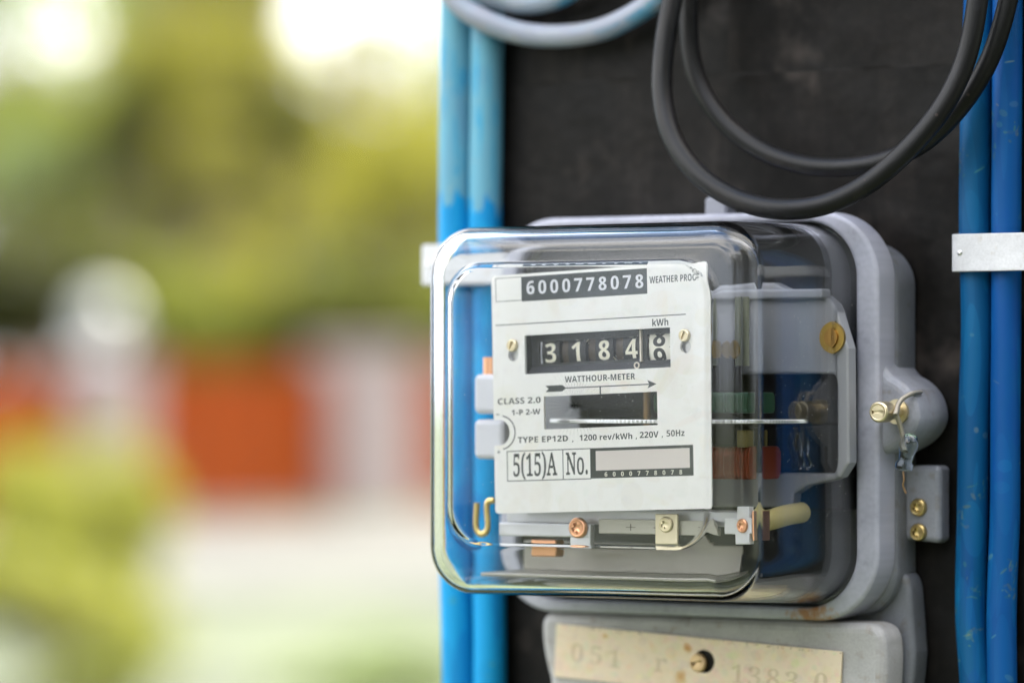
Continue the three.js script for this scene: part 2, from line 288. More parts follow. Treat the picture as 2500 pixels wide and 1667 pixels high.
// --- dial plate with printed lettering and cut openings
const PW = 82.73, PH = 82.86;
const plate = new THREE.Group(); plate.name = 'dial_plate'; plate.position.set(-0.0009, -0.0002, 0.089); plate.rotation.set(...[-1.16, -4.81, 2.01].map(THREE.MathUtils.degToRad)); meter.add(plate);
const SX = 90.47 / 82.73;                              // the print was measured on a plate 82.73 wide
const X = (x) => (x - PW / 2) * SX * mm, Y = (y) => (PH / 2 - y) * mm;
{
  const S = 2048 / PW;
  const print = canvas(2048, 2048, (c, W, Hh) => {
    const sx = W / PW, sy = Hh / PH; c.fillStyle = '#efedea'; c.fillRect(0, 0, W, Hh);
    for (let i = 0; i < 500; i++) { c.fillStyle = `rgba(${rnd(150, 200) | 0},${rnd(150, 195) | 0},${rnd(140, 185) | 0},${rnd(0.01, 0.05)})`; c.beginPath(); c.ellipse(rnd(0, W), rnd(0, Hh), rnd(4, 70), rnd(4, 50), rnd(0, 3), 0, 7); c.fill(); }
    for (let i = 0; i < 90; i++) { c.fillStyle = `rgba(${rnd(190, 225) | 0},${rnd(175, 205) | 0},${rnd(130, 170) | 0},${rnd(0.02, 0.07)})`; c.beginPath(); c.ellipse(rnd(0, W), rnd(0, Hh), rnd(30, 190), rnd(20, 120), rnd(0, 3), 0, 7); c.fill(); }
    for (let i = 0; i < 110; i++) { c.fillStyle = `rgba(60,55,50,${rnd(0.15, 0.6)})`; c.beginPath(); c.arc(rnd(0, W), rnd(0, Hh), rnd(0.8, 2.4), 0, 7); c.fill(); }
    const INK = '#33383a';
    c.save(); c.scale(sx, sy);
    const rect = (x0, y0, x1, y1, lw) => { c.strokeStyle = INK; c.lineWidth = lw; c.strokeRect(x0, y0, x1 - x0, y1 - y0); };
    const fit = (t, x0, x1, base, cap, font = 'bold', fam = 'sans-serif', col = INK) => {   // lettering with a given width and cap height
      c.save(); c.font = `${font} 100px ${fam}`; c.fillStyle = col; const m = c.measureText(t), capPx = fam === 'serif' ? 66 : 72; c.translate(x0, base); c.scale((x1 - x0) / m.width, cap / capPx); c.fillText(t, 0, 0); if (fam === 'serif') { c.strokeStyle = col; c.lineWidth = 3; c.strokeText(t, 0, 0); } c.restore();
    };
    rect(1.7, 1.0, 12, 9.1, 0.22);
    c.fillStyle = '#3b4145'; c.fillRect(12, 1.0, 48.5, 8.6);
    '6000778078'.split('').forEach((d, i) => fit(d, 13.7 + i * 4.68, 17.2 + i * 4.68, 7.2 + i * 0.03, 4.6, 'bold', 'sans-serif', '#dcdce2'));
    fit('WEATHER PROOF', 61.4, 80.4, 6.2, 2.3);
    c.fillStyle = INK; c.fillRect(1.4, 17.2, 73.4, 0.32);
    fit('kWh', 61.9, 68.4, 20.7, 2.3);
    fit('WATTHOUR-METER', 28.3, 55.3, 38.4, 2.1);
    // arrow
    c.fillStyle = INK; c.fillRect(27.5, 40.15, 33, 0.36); c.beginPath(); c.moveTo(59.9, 38.9); c.lineTo(63.3, 40.33); c.lineTo(59.9, 41.7); c.lineTo(60.6, 40.33); c.fill();
    c.beginPath(); c.moveTo(20.7, 39.2); c.lineTo(27.2, 39.2); c.lineTo(28.4, 40.0); c.lineTo(28.4, 40.6); c.lineTo(27.2, 41.4); c.lineTo(20.7, 41.4); c.lineTo(21.9, 40.3); c.fill();
    c.fillRect(41.65, 40.3, 0.5, 2.8);
    fit('CLASS 2.0', 1.5, 18.8, 45.0, 2.1); fit('1-P 2-W', 7.0, 18.5, 48.9, 1.9);
    c.strokeStyle = INK; c.lineWidth = 0.42; c.beginPath(); c.arc(2.6, 54.8, 5.8, -1.40, 1.40); c.stroke();
    c.fillRect(0.9, 48.3, 1.4, 0.25); c.fillRect(1.1, 61.4, 1.4, 0.25); c.fillRect(1.67, 60.8, 0.25, 1.4);
    fit('TYPE EP12D', 9.4, 29.3, 58.6, 2.05); fit(',', 30.6, 31.4, 58.7, 2.0);
    fit('1200 rev/kWh', 33.4, 54.0, 58.6, 2.0); fit(',', 55.0, 55.7, 58.5, 2.0); fit('220V', 56.5, 63.7, 58.4, 2.1); fit(',', 64.8, 65.5, 58.3, 2.0); fit('50Hz', 66.6, 73.5, 58.2, 2.1);
    rect(5.1, 61.4, 27.0, 71.7, 0.3); rect(27.0, 61.4, 37.7, 71.7, 0.3);
    fit('5(15)A', 7.2, 24.6, 70.0, 7.0, '', 'serif'); fit('No.', 28.0, 36.9, 70.0, 6.8, '', 'serif');
    c.fillStyle = INK; c.fillRect(37.7, 61.3, 38.8, 10.35); c.fillStyle = '#d6cdc8'; c.fillRect(39.7, 62.3, 35.5, 6.7);
    '6000778078'.split('').forEach((d, i) => fit(d, 42.9 + i * 3.14, 44.1 + i * 3.14, 71.1, 1.5, 'bold', 'sans-serif', '#d9d6c8'));
    c.restore();
  });
  const s = rr(X(0), X(PW), Y(PH), Y(0), 0.0014);
  const hole = (x0, x1, y0, y1) => s.holes.push(rrPath(X(x0), X(x1), Y(y1), Y(y0), 0.0002));
  hole(12.8, 68.75, 21.45, 34.9); hole(19.9, 63.45, 42.9, 54.25);
  for (const [x, y] of [[8.2, 28.0], [74.45, 28.2]]) { const p = new THREE.Path(); p.absarc(X(x), Y(y), 0.0022, 0, Math.PI * 2); s.holes.push(p); }
  // half-round notch at the left edge
  const ns = new THREE.Shape(); { // rebuild the outline with the notch in it
    const r = 0.0014, x0 = X(0), x1 = X(PW), y0 = Y(PH), y1 = Y(0), cy = Y(54.75), nr = 0.00445;
    ns.moveTo(x1, y0 + r); ns.absarc(x1 - r, y1 - r, r, 0, Math.PI / 2); ns.absarc(x0 + r, y1 - r, r, Math.PI / 2, Math.PI); ns.lineTo(x0, cy + nr); ns.lineTo(x0 + 0.0024, cy + nr); ns.absarc(x0 + 0.0024, cy, nr, Math.PI / 2, -Math.PI / 2, true); ns.lineTo(x0, cy - nr); ns.absarc(x0 + r, y0 + r, r, Math.PI, Math.PI * 1.5); ns.absarc(x1 - r, y0 + r, r, Math.PI * 1.5, Math.PI * 2);
    ns.holes = s.holes;
  }
  const g = extr(ns, -0.0010, 0, 0, 14), p = g.attributes.position, uv = g.attributes.uv;
  for (let i = 0; i < p.count; i++) uv.setXY(i, p.getX(i) / (PW * SX * mm) + 0.5, p.getY(i) / (PH * mm) + 0.5);
  part('printed_face', g, std([1, 1, 1], 0.42, 0, { map: print }), plate);
  for (const [x, y, t] of [[8.2, 24.7, 1.2], [74.4, 24.5, 1.15]]) part('plate_screw', screwHead(0.0022, 0.0013, 1, t), paleBrass, plate, [X(x), Y(y), 0.0001]);
  for (const [x, y] of [[8.2, 28.0], [74.45, 28.2]]) part('hole_backing', cylZ(0.0026, 0.0006), steel, plate, [X(x), Y(y), -0.0022]);
  // register behind the upper opening
  const rz = -0.0042, face = new THREE.Shape(); face.moveTo(X(11.5), Y(36)); face.lineTo(X(70), Y(36)); face.lineTo(X(70), Y(20.3)); face.lineTo(X(11.5), Y(20.3));
  face.holes.push(rrPath(X(15.6), X(54.6), Y(31.3), Y(23.7), 0.0002), rrPath(X(57.4), X(67.2), Y(32.0), Y(23.2), 0.0002));
  part('register_frame', [extr(face, rz - 0.001, rz), box(X(11.2), X(12.6), Y(36), Y(20.2), rz, -0.0011, 0.0001), box(X(68.9), X(70.2), Y(36), Y(20.2), rz, -0.0011, 0.0001), box(X(12.7), X(68.8), Y(21.3), Y(20.2), rz + 0.0001, -0.0011, 0.0001)], std([0.022, 0.023, 0.025], 0.45), plate);
  { const ledge = new THREE.Shape(); ledge.moveTo(0, 0); ledge.lineTo(0.0031, -0.0026); ledge.lineTo(0, -0.0035); const lg = new THREE.ExtrudeGeometry(ledge, { depth: (68.8 - 12.7) * SX * mm, bevelEnabled: false }); lg.rotateY(-Math.PI / 2); lg.translate(X(68.8), Y(32.2), rz + 0.0001); part('register_ledge', lg, std([0.06, 0.062, 0.07], 0.4), plate); }
  const strip = (bg, fg, ticks) => canvas(2048, 192, (c, W, Hh) => {
    c.fillStyle = bg; c.fillRect(0, 0, W, Hh); c.fillStyle = fg; c.textAlign = 'center'; c.textBaseline = 'middle';
    for (let k = 0; k < 10; k++) { c.save(); c.translate((k + 0.5) * W / 10, ticks ? Hh * 0.585 : Hh * 0.5); c.rotate(-Math.PI / 2); c.font = 'bold 262px sans-serif'; c.scale(ticks ? 0.76 : 0.98, 1.0); c.fillText(String(k), 0, 12); c.restore(); }
    if (ticks) for (let k = 0; k < 100; k++) c.fillRect((k + 0.5) * W / 100 - 2, 0, 4, k % 5 ? 22 : 34);
  });
  const dark = std([1, 1, 1], 0.5, 0, { map: strip('#17171a', '#f1ecd9', false) }), pale = std([1, 1, 1], 0.5, 0, { map: strip('#f2eee2', '#222224', true) });
  const R = 0.0117, zc = rz - 0.0006 - R;
  for (const [d, x0, x1, m] of [[3, 16.3, 23.0, dark], [1, 26.6, 33.3, dark], [8, 37.1, 43.8, dark], [4, 47.7, 54.3, dark], [8.5, 57.7, 66.9, pale]]) {
    const dr = part('digit_drum', cylX(R, (x1 - x0) * SX * mm, 80), m, plate, [X((x0 + x1) / 2), Y(27.35), zc], [-2 * Math.PI * (d + 0.5) / 10, 0, 0]);
    dr.userData.label = m === pale ? 'white drum with black digits rolling from eight to nine' : `black drum showing the white digit ${d}`;
  }
  for (const [x0, x1] of [[23.4, 26.2], [33.7, 36.7], [44.2, 47.3]]) part('drum_spacer', cylX(R - 0.0012, (x1 - x0) * SX * mm, 40), std([0.055, 0.035, 0.018], 0.5), plate, [X((x0 + x1) / 2), Y(27.35), zc]);
  part('decimal_divider', [box(X(55.2), X(55.85), Y(32.4), Y(21.5), rz, rz + 0.0012, 0.0002), new THREE.TorusGeometry(0.00095, 0.00028, 10, 28).translate(X(55.6), Y(33.7), rz + 0.0036)], std([0.80, 0.72, 0.62], 0.4), plate);
  part('reading_mark', box(X(66.4), X(68.7), Y(27.95), Y(27.65), rz, rz + 0.0007, 0.0001), std([0.80, 0.76, 0.66], 0.5), plate);
}

// --- works inside the cover
{
  const before = new Set(meter.children);
  // rotor disc with a milled edge
  const q = li(1460, 1029, 0.112), R = 0.0470, s = new THREE.Shape();
  for (let i = 0; i < 360; i++) { const t = i / 360 * Math.PI * 2, r = R - (i % 2 ? 0.00035 : 0); s[i ? 'lineTo' : 'moveTo'](r * Math.cos(t), r * Math.sin(t)); }
  part('rotor_disc', extr(s, 0, 0.0013, 0.0002).rotateX(-Math.PI / 2), std([0.78, 0.78, 0.80], 0.3, 1), meter, [0.0095, q.y - 0.0006, 0.0655]);
  part('rotor_shaft', new THREE.CylinderGeometry(0.0013, 0.0013, 0.074, 20), std([0.30, 0.19, 0.09], 0.4, 0.8), meter, [-0.0012, q.y + 0.004, 0.0668]);
  // cast frame with a rounded opening
  const z = 0.047, f = (px, py) => { const p = li(px, py, z); return new THREE.Vector2(p.x, p.y); };
  const sh = new THREE.Shape(); sh.setFromPoints([[1310, 1235], [1310, 712], [1700, 700], [1880, 690], [1925, 712], [2005, 722], [2045, 760], [2072, 850], [2074, 1130], [2052, 1165], [1960, 1185], [1930, 1205], [1925, 1238]].map(([a, b]) => f(a, b)));
  const a = f(1420, 1148), b = f(2044, 912), hp = rrPath(a.x, b.x, a.y, b.y, 0.0045); sh.holes.push(hp);
  const fr = part('cast_frame', extr(sh, z - 0.009, z, 0.0011, 10), castAlu, meter);
  const t0 = li(1800, 700, z); part('frame_ledge', box(li(1320, 700, z).x, li(2010, 700, z).x, t0.y - 0.0046, t0.y - 0.0012, z - 0.004, z + 0.005, 0.001), castAlu, fr);
  const sc = li(2030, 824, z); const fs = part('frame_screw', cylZ(0.0056, 0.0022, 36), std([0.50, 0.33, 0.09], 0.35, 1), fr, [sc.x, sc.y, z + 0.0008]); part('screw_centre', cylZ(0.0034, 0.0026, 24), std([0.46, 0.26, 0.08], 0.35, 1), fs, [0, 0, 0.0012]);
  // register gear train behind the plate
  for (const [px, py, zz, r, w] of [[1786, 853, 0.074, 0.0034, 0.0012], [1748, 800, 0.080, 0.0028, 0.001]]) { const c = li(px, py, zz); const gs = new THREE.Shape(); for (let i = 0; i < 80; i++) { const t = i / 80 * Math.PI * 2, rr0 = r - (i % 2 ? 0.0006 : 0); gs[i ? 'lineTo' : 'moveTo'](rr0 * Math.cos(t), rr0 * Math.sin(t)); } part('brass_gear', extr(gs, 0, w), std([0.22, 0.15, 0.05], 0.4, 0.9), meter, c, [0, 0.35, 0]); }
  { const a1 = li(1700, 700, 0.100), b1 = li(1772, 895, 0.078); part('register_bracket', [box(a1.x - 0.03, a1.x - 0.0015, b1.y, a1.y, 0.088, 0.0895, 0.0004), box(a1.x - 0.003, a1.x - 0.0015, b1.y, a1.y, 0.070, 0.0895, 0.0004)], std([0.22, 0.22, 0.17], 0.4, 0.6), meter); }
  for (const px of [1800, 1830]) { const t = li(px, 725, 0.066), bb = li(px, 893, 0.066); part('support_post', new THREE.CylinderGeometry(0.0022, 0.0022, t.y - bb.y, 24), std([0.22, 0.23, 0.18], 0.45, 0.4), meter, [t.x, (t.y + bb.y) / 2, 0.066]); }
  // voltage coil (green) above the disc, current coil (copper red) below, on a black core; coil and former colours hold the plate's shade
  const coil = (name, px0, px1, py0, py1, zz, depth, mat, wire) => {
    const p0 = li(px0, py1, zz), p1 = li(px1, py0, zz), w = p1.x - p0.x, h = p1.y - p0.y, n = Math.max(6, Math.round(w / wire)), gs = [];
    for (let i = 0; i < n; i++) { const o = rr(-depth / 2, depth / 2, -h / 2, h / 2, Math.min(h, depth) * 0.32), ww = w / n; gs.push(extr(o, -ww / 2, ww / 2, ww * 0.3, 6).rotateY(Math.PI / 2).translate(p0.x + (i + 0.5) * ww, (p0.y + p1.y) / 2, zz - depth / 2)); }
    return part(name, gs, mat, meter);
  };
  coil('voltage_coil', 1600, 1832, 958, 1008, 0.082, 0.022, std([0.028, 0.085, 0.045], 0.3, 0.3), 0.0011);
  coil('current_coil', 1600, 1838, 1090, 1168, 0.082, 0.026, std([0.24, 0.042, 0.014], 0.3, 0.4), 0.0018);
  { const a2 = li(1795, 1050, 0.085), b2 = li(1825, 1092, 0.085); part('coil_former', box(a2.x, b2.x, b2.y, a2.y, 0.068, 0.085, 0.0005), std([0.22, 0.18, 0.06], 0.45), meter); }
  part('electromagnet', box(-0.034, 0.030, -0.0068, 0.0150, 0.050, 0.0640, 0.0008), darkIron, meter);
  part('iron_core', [box(-0.045, 0.0625, -0.042, -0.0125, 0.0210, 0.0378, 0.001), box(-0.045, 0.0623, -0.0122, 0.012, 0.0210, 0.0376, 0.001)], darkIron, meter);
  // braking magnet at the left
  { const c = li(1184, 955, 0.094), d = li(1184, 1072, 0.094), h1 = Math.abs(li(1184, 915, 0.094).y - li(1184, 1020, 0.094).y);
    const mg = part('brake_magnet', [boxAt({ x: c.x + 0.003, y: c.y - 0.001, z: 0.090 }, 0.0125, h1 * 0.92, 0.012, 0.0022), boxAt({ x: d.x + 0.003, y: d.y, z: 0.090 }, 0.0125, h1 * 0.92, 0.012, 0.0022)], std([0.72, 0.72, 0.78], 0.4), meter);
    part('magnet_bolt', new THREE.CylinderGeometry(0.0035, 0.0035, 0.006, 24), copper, mg, [c.x + 0.002, c.y + h1 * 0.46 + 0.002, 0.090]);
    part('magnet_nut', new THREE.CylinderGeometry(0.0022, 0.0022, 0.004, 6), brass, mg, [d.x + 0.006, d.y - h1 * 0.46 - 0.0015, 0.090]); }
  // bent brass clip below it
  { const c = li(1186, 1262, 0.095); const pts = [[-3, 5], [-3, -4.5], [-1.5, -6], [0.6, -5.4], [1.5, -3.6], [1.5, 5.2], [4.2, 6]].map(([x, y]) => new THREE.Vector3(c.x + x * mm, c.y + y * mm, 0.095)); part('brass_clip', tube(pts, 0.0011, 60, 10), brass, meter); }
  // light alloy bar under the plate with copper screw, adjusting plate and brass clamp
  const zb = 0.104, bl = li(1222, 1275, zb), brp = li(1440, 1312, zb);
  const bar = part('chassis_bar', [box(bl.x, brp.x + 0.001, brp.y, bl.y, zb - 0.004, zb, 0.0005), box(li(1395, 1300, zb).x, li(1445, 1300, zb).x, li(1400, 1330, zb).y, bl.y, zb - 0.0044, zb - 0.0003, 0.0005), box(bl.x, li(1800, 1300, zb).x, bl.y - 0.0002, bl.y + 0.005, zb - 0.03, zb - 0.0075, 0.0005)], std([0.60, 0.60, 0.63], 0.4, 0.5), meter);
  { const c = li(1418, 1288, zb); part('copper_screw', screwHead(0.0036, 0.0026, 2, 0.4), copper, bar, [c.x, c.y, zb]); }
  const ap0 = li(1466, 1266, zb - 0.003), ap1 = li(1760, 1308, zb - 0.003);
  const plateMap = canvas(512, 96, (c, W, Hh) => { c.fillStyle = '#b5b1a8'; c.fillRect(0, 0, W, Hh); for (let i = 0; i < 300; i++) { c.fillStyle = `rgba(90,84,74,${rnd(0.02, 0.08)})`; c.fillRect(rnd(0, W), rnd(0, Hh), rnd(10, 80), 1); } c.strokeStyle = '#56524a'; c.lineWidth = 4; c.beginPath(); c.moveTo(118, 52); c.lineTo(158, 52); c.moveTo(138, 30); c.lineTo(138, 74); c.stroke(); c.beginPath(); c.moveTo(238, 52); c.lineTo(292, 38); c.lineTo(292, 66); c.closePath(); c.moveTo(425, 42); c.lineTo(465, 52); c.lineTo(425, 62); c.stroke(); });
  const ag = box(ap0.x, ap1.x, ap1.y, ap0.y, zb - 0.005, zb - 0.003, 0.0003); { const p = ag.attributes.position, uv = ag.attributes.uv; for (let i = 0; i < p.count; i++) uv.setXY(i, (p.getX(i) - ap0.x) / (ap1.x - ap0.x), (p.getY(i) - ap1.y) / (ap0.y - ap1.y)); }
  const ap = part('adjusting_plate', ag, std([1, 1, 1], 0.42, 0.4, { map: plateMap }), meter);
  { const c = li(1630, 1286, zb); const cl = [boxAt({ x: c.x, y: c.y - 0.0008, z: zb - 0.0012 }, 0.0088, 0.0105, 0.0014, 0.0004)]; part('brass_clamp', cl, std([0.66, 0.58, 0.42], 0.4, 0.8), ap); part('clamp_screw', screwHead(0.0027, 0.0018, 2, 0.3), paleBrass, ap, [c.x, c.y + 0.0008, zb - 0.0005]); }
  { const c0 = li(1300, 1316, 0.098), c1 = li(1362, 1338, 0.098); part('copper_strap', box(c0.x, c1.x, c1.y - 0.003, c0.y, 0.090, 0.098, 0.0008), copper, meter); }
  part('lower_tray', [box(-0.054, 0.040, -0.066, -0.0645, 0.060, 0.104, 0.0006), box(-0.054, 0.034, -0.0644, -0.054, 0.060, 0.062, 0.0005)], std([0.36, 0.34, 0.31], 0.4, 0.5), meter);
  // white terminal connector with copper screw and yellow sleeve
  { const zc = 0.100, c = li(1812, 1283, zc), w = 0.0105, h = 0.0125;
    const cs = new THREE.Shape(); cs.setFromPoints([[-3.3, -6.4], [3.2, -6.2], [3.3, -2.7], [4.4, -2.6], [4.4, 2.5], [3.3, 2.6], [3.3, 6.4], [-2.2, 6.4], [-2.3, 2.4], [-6.2, 2.3], [-6.2, -2.9], [-3.3, -3.0]].map(([x, y]) => new THREE.Vector2(x * mm, y * mm)));
    const cn = part('terminal_connector', extr(cs, zc - 0.008, zc, 0.0005).translate(c.x, c.y, 0), std([0.80, 0.80, 0.82], 0.35), meter);
    part('connector_screw', screwHead(0.0024, 0.0020, 2, 0.5), copper, cn, [c.x + 0.0004, c.y, zc]);
    part('copper_tongue', box(c.x + 0.00455, c.x + 0.0054, c.y - 0.005, c.y + 0.005, zc - 0.010, zc - 0.001, 0.0002), copper, cn);
    const pts = [new THREE.Vector3(c.x + 0.0005, c.y + 0.001, zc - 0.008), new THREE.Vector3(c.x + 0.001, c.y + 0.0015, 0.080), new THREE.Vector3(c.x + 0.0015, c.y + 0.003, 0.060), new THREE.Vector3(c.x + 0.001, c.y + 0.0035, 0.045)];
    part('yellow_sleeve', tube(pts, 0.0036, 40, 18), std([0.62, 0.52, 0.22], 0.5), meter); }
  for (const m of meter.children) if (!before.has(m)) { m.position.z = 0.0305 * 0.31 + m.position.z * 0.69; m.scale.z = 0.69; }
  // dust and lint specks sitting on the cover
  const dust = new THREE.InstancedMesh(new THREE.TetrahedronGeometry(0.00014), std([0.7, 0.68, 0.64], 0.9), 420); dust.name = 'dust'; dust.userData.kind = 'stuff';
  const M = new THREE.Matrix4(), Q = new THREE.Quaternion(), V = new THREE.Vector3(), Sc = new THREE.Vector3();
  for (let i = 0; i < 420; i++) {
    Q.setFromEuler(new THREE.Euler(rnd(0, 6), rnd(0, 6), rnd(0, 6))); const k = rnd(0.35, 1.25); Sc.set(k, k, k * rnd(0.6, 2));
    if (i < 280) V.set(rnd(-0.052, 0.043), rnd(-0.050, 0.040), 0.10005); else { const z0 = rnd(0.03, 0.086); const kk = 1 - (88.5 - z0 * 1000) / 65.5; V.set((-3.0 + 65.9 + 3.1 * (1 - kk * kk)) * mm + 0.00006, rnd(-0.052, 0.036), z0); }
    M.compose(V, Q, Sc); dust.setMatrixAt(i, M);
  }
  shadows(dust); meter.add(dust);
}

// ───────────────────────── seal hanging from the boss ─────────────────────────
{
  const S = thing('wire_seal', 'clear plastic seal hanging on twisted wire from brass sealing screw', 'seal', [0, H, 0]);
  const wireMat = std([0.42, 0.38, 0.32], 0.45, 0.8);
  const twist = (pts, r, turns) => { const c = new THREE.CatmullRomCurve3(pts), out = []; for (const ph of [0, Math.PI]) { const q = []; for (let i = 0; i <= 90; i++) { const t = i / 90, p = c.getPoint(t), a = turns * t * Math.PI * 2 + ph; q.push(p.add(new THREE.Vector3(Math.cos(a) * r, Math.sin(a) * r * 0.6, Math.sin(a) * r))); } out.push(tube(q, r * 0.85, 180, 7)); } return out; };
  const L = (x, y, z) => loc(x, y, z);
  part('upper_wire', twist([L(2249, 957, 0.020), L(2225, 962, 0.0285), L(2203, 975, 0.0325), L(2194, 988, 0.0345), L(2190, 1003, 0.0372), L(2186, 1012, 0.0385)], 0.00052, 13), wireMat, S);
  part('lower_wire', twist([L(2187, 1008, 0.0382), L(2196, 1030, 0.036), L(2203, 1055, 0.034), L(2208, 1078, 0.033), L(2212, 1100, 0.0325)], 0.00052, 11), wireMat, S);
  part('wire_tail', tube([L(2206, 1150, 0.032), L(2208, 1170, 0.032), L(2206, 1185, 0.031), L(2213, 1204, 0.030)], 0.00035, 30, 7), std([0.35, 0.22, 0.12], 0.6, 0.5), S);
  const top = L(2226, 1058, 0.0325), bot = L(2206, 1148, 0.0325), dir = bot.clone().sub(top), len = dir.length();
  const prof = [[0.0003, 0], [0.0022, 0.0006], [0.0032, 0.003], [0.0034, len * 0.35], [0.0026, len * 0.58], [0.0024, len * 0.76], [0.0031, len * 0.82], [0.0031, len * 0.95], [0.0024, len], [0.0003, len]].map(([x, y]) => new THREE.Vector2(x, -y));
  const cap = part('seal_capsule', new THREE.LatheGeometry(prof.reverse(), 28), phys([0.93, 0.95, 1], { roughness: 0.06, transmission: 1, thickness: 0.004, ior: 1.5, attenuationColor: lin(0.7, 0.82, 0.95), attenuationDistance: 0.012 }), S, top);
  cap.quaternion.setFromUnitVectors(new THREE.Vector3(0, -1, 0), dir.normalize());
}

// ───────────────────────── cables ─────────────────────────
function sweep(pts, r, n = 240, m = 20) {           // a tube whose v = 0.5 line faces away from the pole and v > 0.5 lies to its right
  const c = new THREE.CatmullRomCurve3(pts, false, 'centripetal'), pos = [], nor = [], uv = [], idx = [], Z = new THREE.Vector3(0, 0, 1), N = new THREE.Vector3(), B = new THREE.Vector3();
  for (let i = 0; i <= n; i++) {
    const p = c.getPointAt(i / n), T = c.getTangentAt(i / n); N.copy(Z).addScaledVector(T, -Z.dot(T)).normalize(); B.crossVectors(T, N);
    const flip = pts[0].y > pts[pts.length - 1].y ? -1 : 1;
    for (let j = 0; j <= m; j++) { const a = (j / m - 0.5) * 2 * Math.PI, d = N.clone().multiplyScalar(Math.cos(a)).addScaledVector(B, flip * Math.sin(a)); pos.push(p.x + d.x * r, p.y + d.y * r, p.z + d.z * r); nor.push(d.x, d.y, d.z); uv.push(i / n, j / m); }
  }
  for (let i = 0; i < n; i++) for (let j = 0; j < m; j++) { const a = i * (m + 1) + j, b = a + m + 1; if (pts[0].y > pts[pts.length - 1].y) idx.push(a, b, a + 1, b, b + 1, a + 1); else idx.push(a, a + 1, b, b, a + 1, b + 1); }
  const g = new THREE.BufferGeometry(); g.setAttribute('position', new THREE.Float32BufferAttribute(pos, 3)); g.setAttribute('normal', new THREE.Float32BufferAttribute(nor, 3)); g.setAttribute('uv', new THREE.Float32BufferAttribute(uv, 2)); g.setIndex(idx); return g;
}
function cableMap(base, over, spots, fn) {
  return canvas(2048, 128, (c, W, Hh) => {
    c.fillStyle = base; c.fillRect(0, 0, W, Hh);
    for (let i = 0; i < 260; i++) { c.fillStyle = over[i % over.length].replace('A', rnd(0.04, 0.16).toFixed(2)); c.beginPath(); c.ellipse(rnd(0, W), rnd(0, Hh), rnd(8, 90), rnd(2, 16), rnd(-0.1, 0.1), 0, 7); c.fill(); }
    for (let i = 0; i < spots; i++) { c.fillStyle = `rgba(${rnd(110, 190) | 0},${rnd(120, 170) | 0},${rnd(110, 160) | 0},${rnd(0.15, 0.5)})`; c.beginPath(); c.ellipse(rnd(0, W), rnd(0, Hh), rnd(1, 9), rnd(1, 5), rnd(0, 3), 0, 7); c.fill(); }
    if (fn) fn(c, W, Hh);
  });
}
const blueOver = ['rgba(0,90,140,A)', 'rgba(30,150,200,A)', 'rgba(10,60,150,A)'];
function blueCable(pts, r, label, fn, group, base = '#0a6cb4') {
  const g = sweep(pts.map(([x, y, z]) => onZ(x, y, z)), r, 300, 22);
  return solo('blue_cable', g, phys([1, 1, 1], { roughness: 0.5, specularIntensity: 0.4, map: cableMap(base, blueOver, 60, fn) }), label, 'cable', group);
}
// left pair: whitewash over the upper stretch
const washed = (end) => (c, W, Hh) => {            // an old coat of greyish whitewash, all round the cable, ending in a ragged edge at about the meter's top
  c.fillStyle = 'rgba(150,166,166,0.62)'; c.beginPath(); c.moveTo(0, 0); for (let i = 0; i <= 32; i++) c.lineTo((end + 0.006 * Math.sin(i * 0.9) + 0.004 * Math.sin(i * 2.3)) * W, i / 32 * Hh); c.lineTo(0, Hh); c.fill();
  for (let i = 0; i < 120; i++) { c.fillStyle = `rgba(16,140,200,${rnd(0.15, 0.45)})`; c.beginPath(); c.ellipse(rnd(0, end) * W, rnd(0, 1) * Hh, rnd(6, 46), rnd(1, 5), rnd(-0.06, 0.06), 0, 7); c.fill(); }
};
const scuffs = (c, W, Hh) => { for (let k = 0; k < 9; k++) { const u = rnd(0.22, 0.76), v = rnd(0.3, 0.7); for (let i = 0; i < 9; i++) { c.fillStyle = `rgba(${rnd(95, 150) | 0},${rnd(95, 130) | 0},${rnd(85, 120) | 0},${rnd(0.15, 0.5)})`; c.beginPath(); c.ellipse((u + rnd(-0.008, 0.008)) * W, (v + rnd(-0.09, 0.09)) * Hh, rnd(1, 7), rnd(0.6, 3), rnd(0, 3), 0, 7); c.fill(); } } };
const zc = 0.0066;
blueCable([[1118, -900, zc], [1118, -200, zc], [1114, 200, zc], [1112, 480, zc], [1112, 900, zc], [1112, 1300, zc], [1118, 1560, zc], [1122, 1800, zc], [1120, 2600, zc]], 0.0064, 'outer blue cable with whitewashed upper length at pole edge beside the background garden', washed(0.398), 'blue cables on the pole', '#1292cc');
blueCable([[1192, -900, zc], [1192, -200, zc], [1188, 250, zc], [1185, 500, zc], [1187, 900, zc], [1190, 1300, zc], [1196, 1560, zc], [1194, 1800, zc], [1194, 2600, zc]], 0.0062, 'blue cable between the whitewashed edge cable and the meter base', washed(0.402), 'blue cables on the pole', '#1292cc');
blueCable([[2404, -900, 0.006], [2398, -200, 0.006], [2385, 250, 0.006], [2381, 520, 0.006], [2386, 800, 0.006], [2380, 1000, 0.006], [2376, 1250, 0.006], [2372, 1500, 0.006], [2384, 1700, 0.006], [2384, 2600, 0.006]], 0.0055, 'wavy blue cable beside the mounting tab, held under white strap', scuffs, 'blue cables on the pole', '#064d7c');
blueCable([[2466, -900, 0.006], [2462, -200, 0.006], [2460, 250, 0.006], [2458, 520, 0.006], [2458, 800, 0.006], [2456, 1000, 0.006], [2455, 1250, 0.006], [2447, 1480, 0.006], [2448, 1700, 0.006], [2450, 2600, 0.006]], 0.0052, 'scuffed blue cable at the outer side of the pair under the white strap', scuffs, 'blue cables on the pole', '#054b8c');

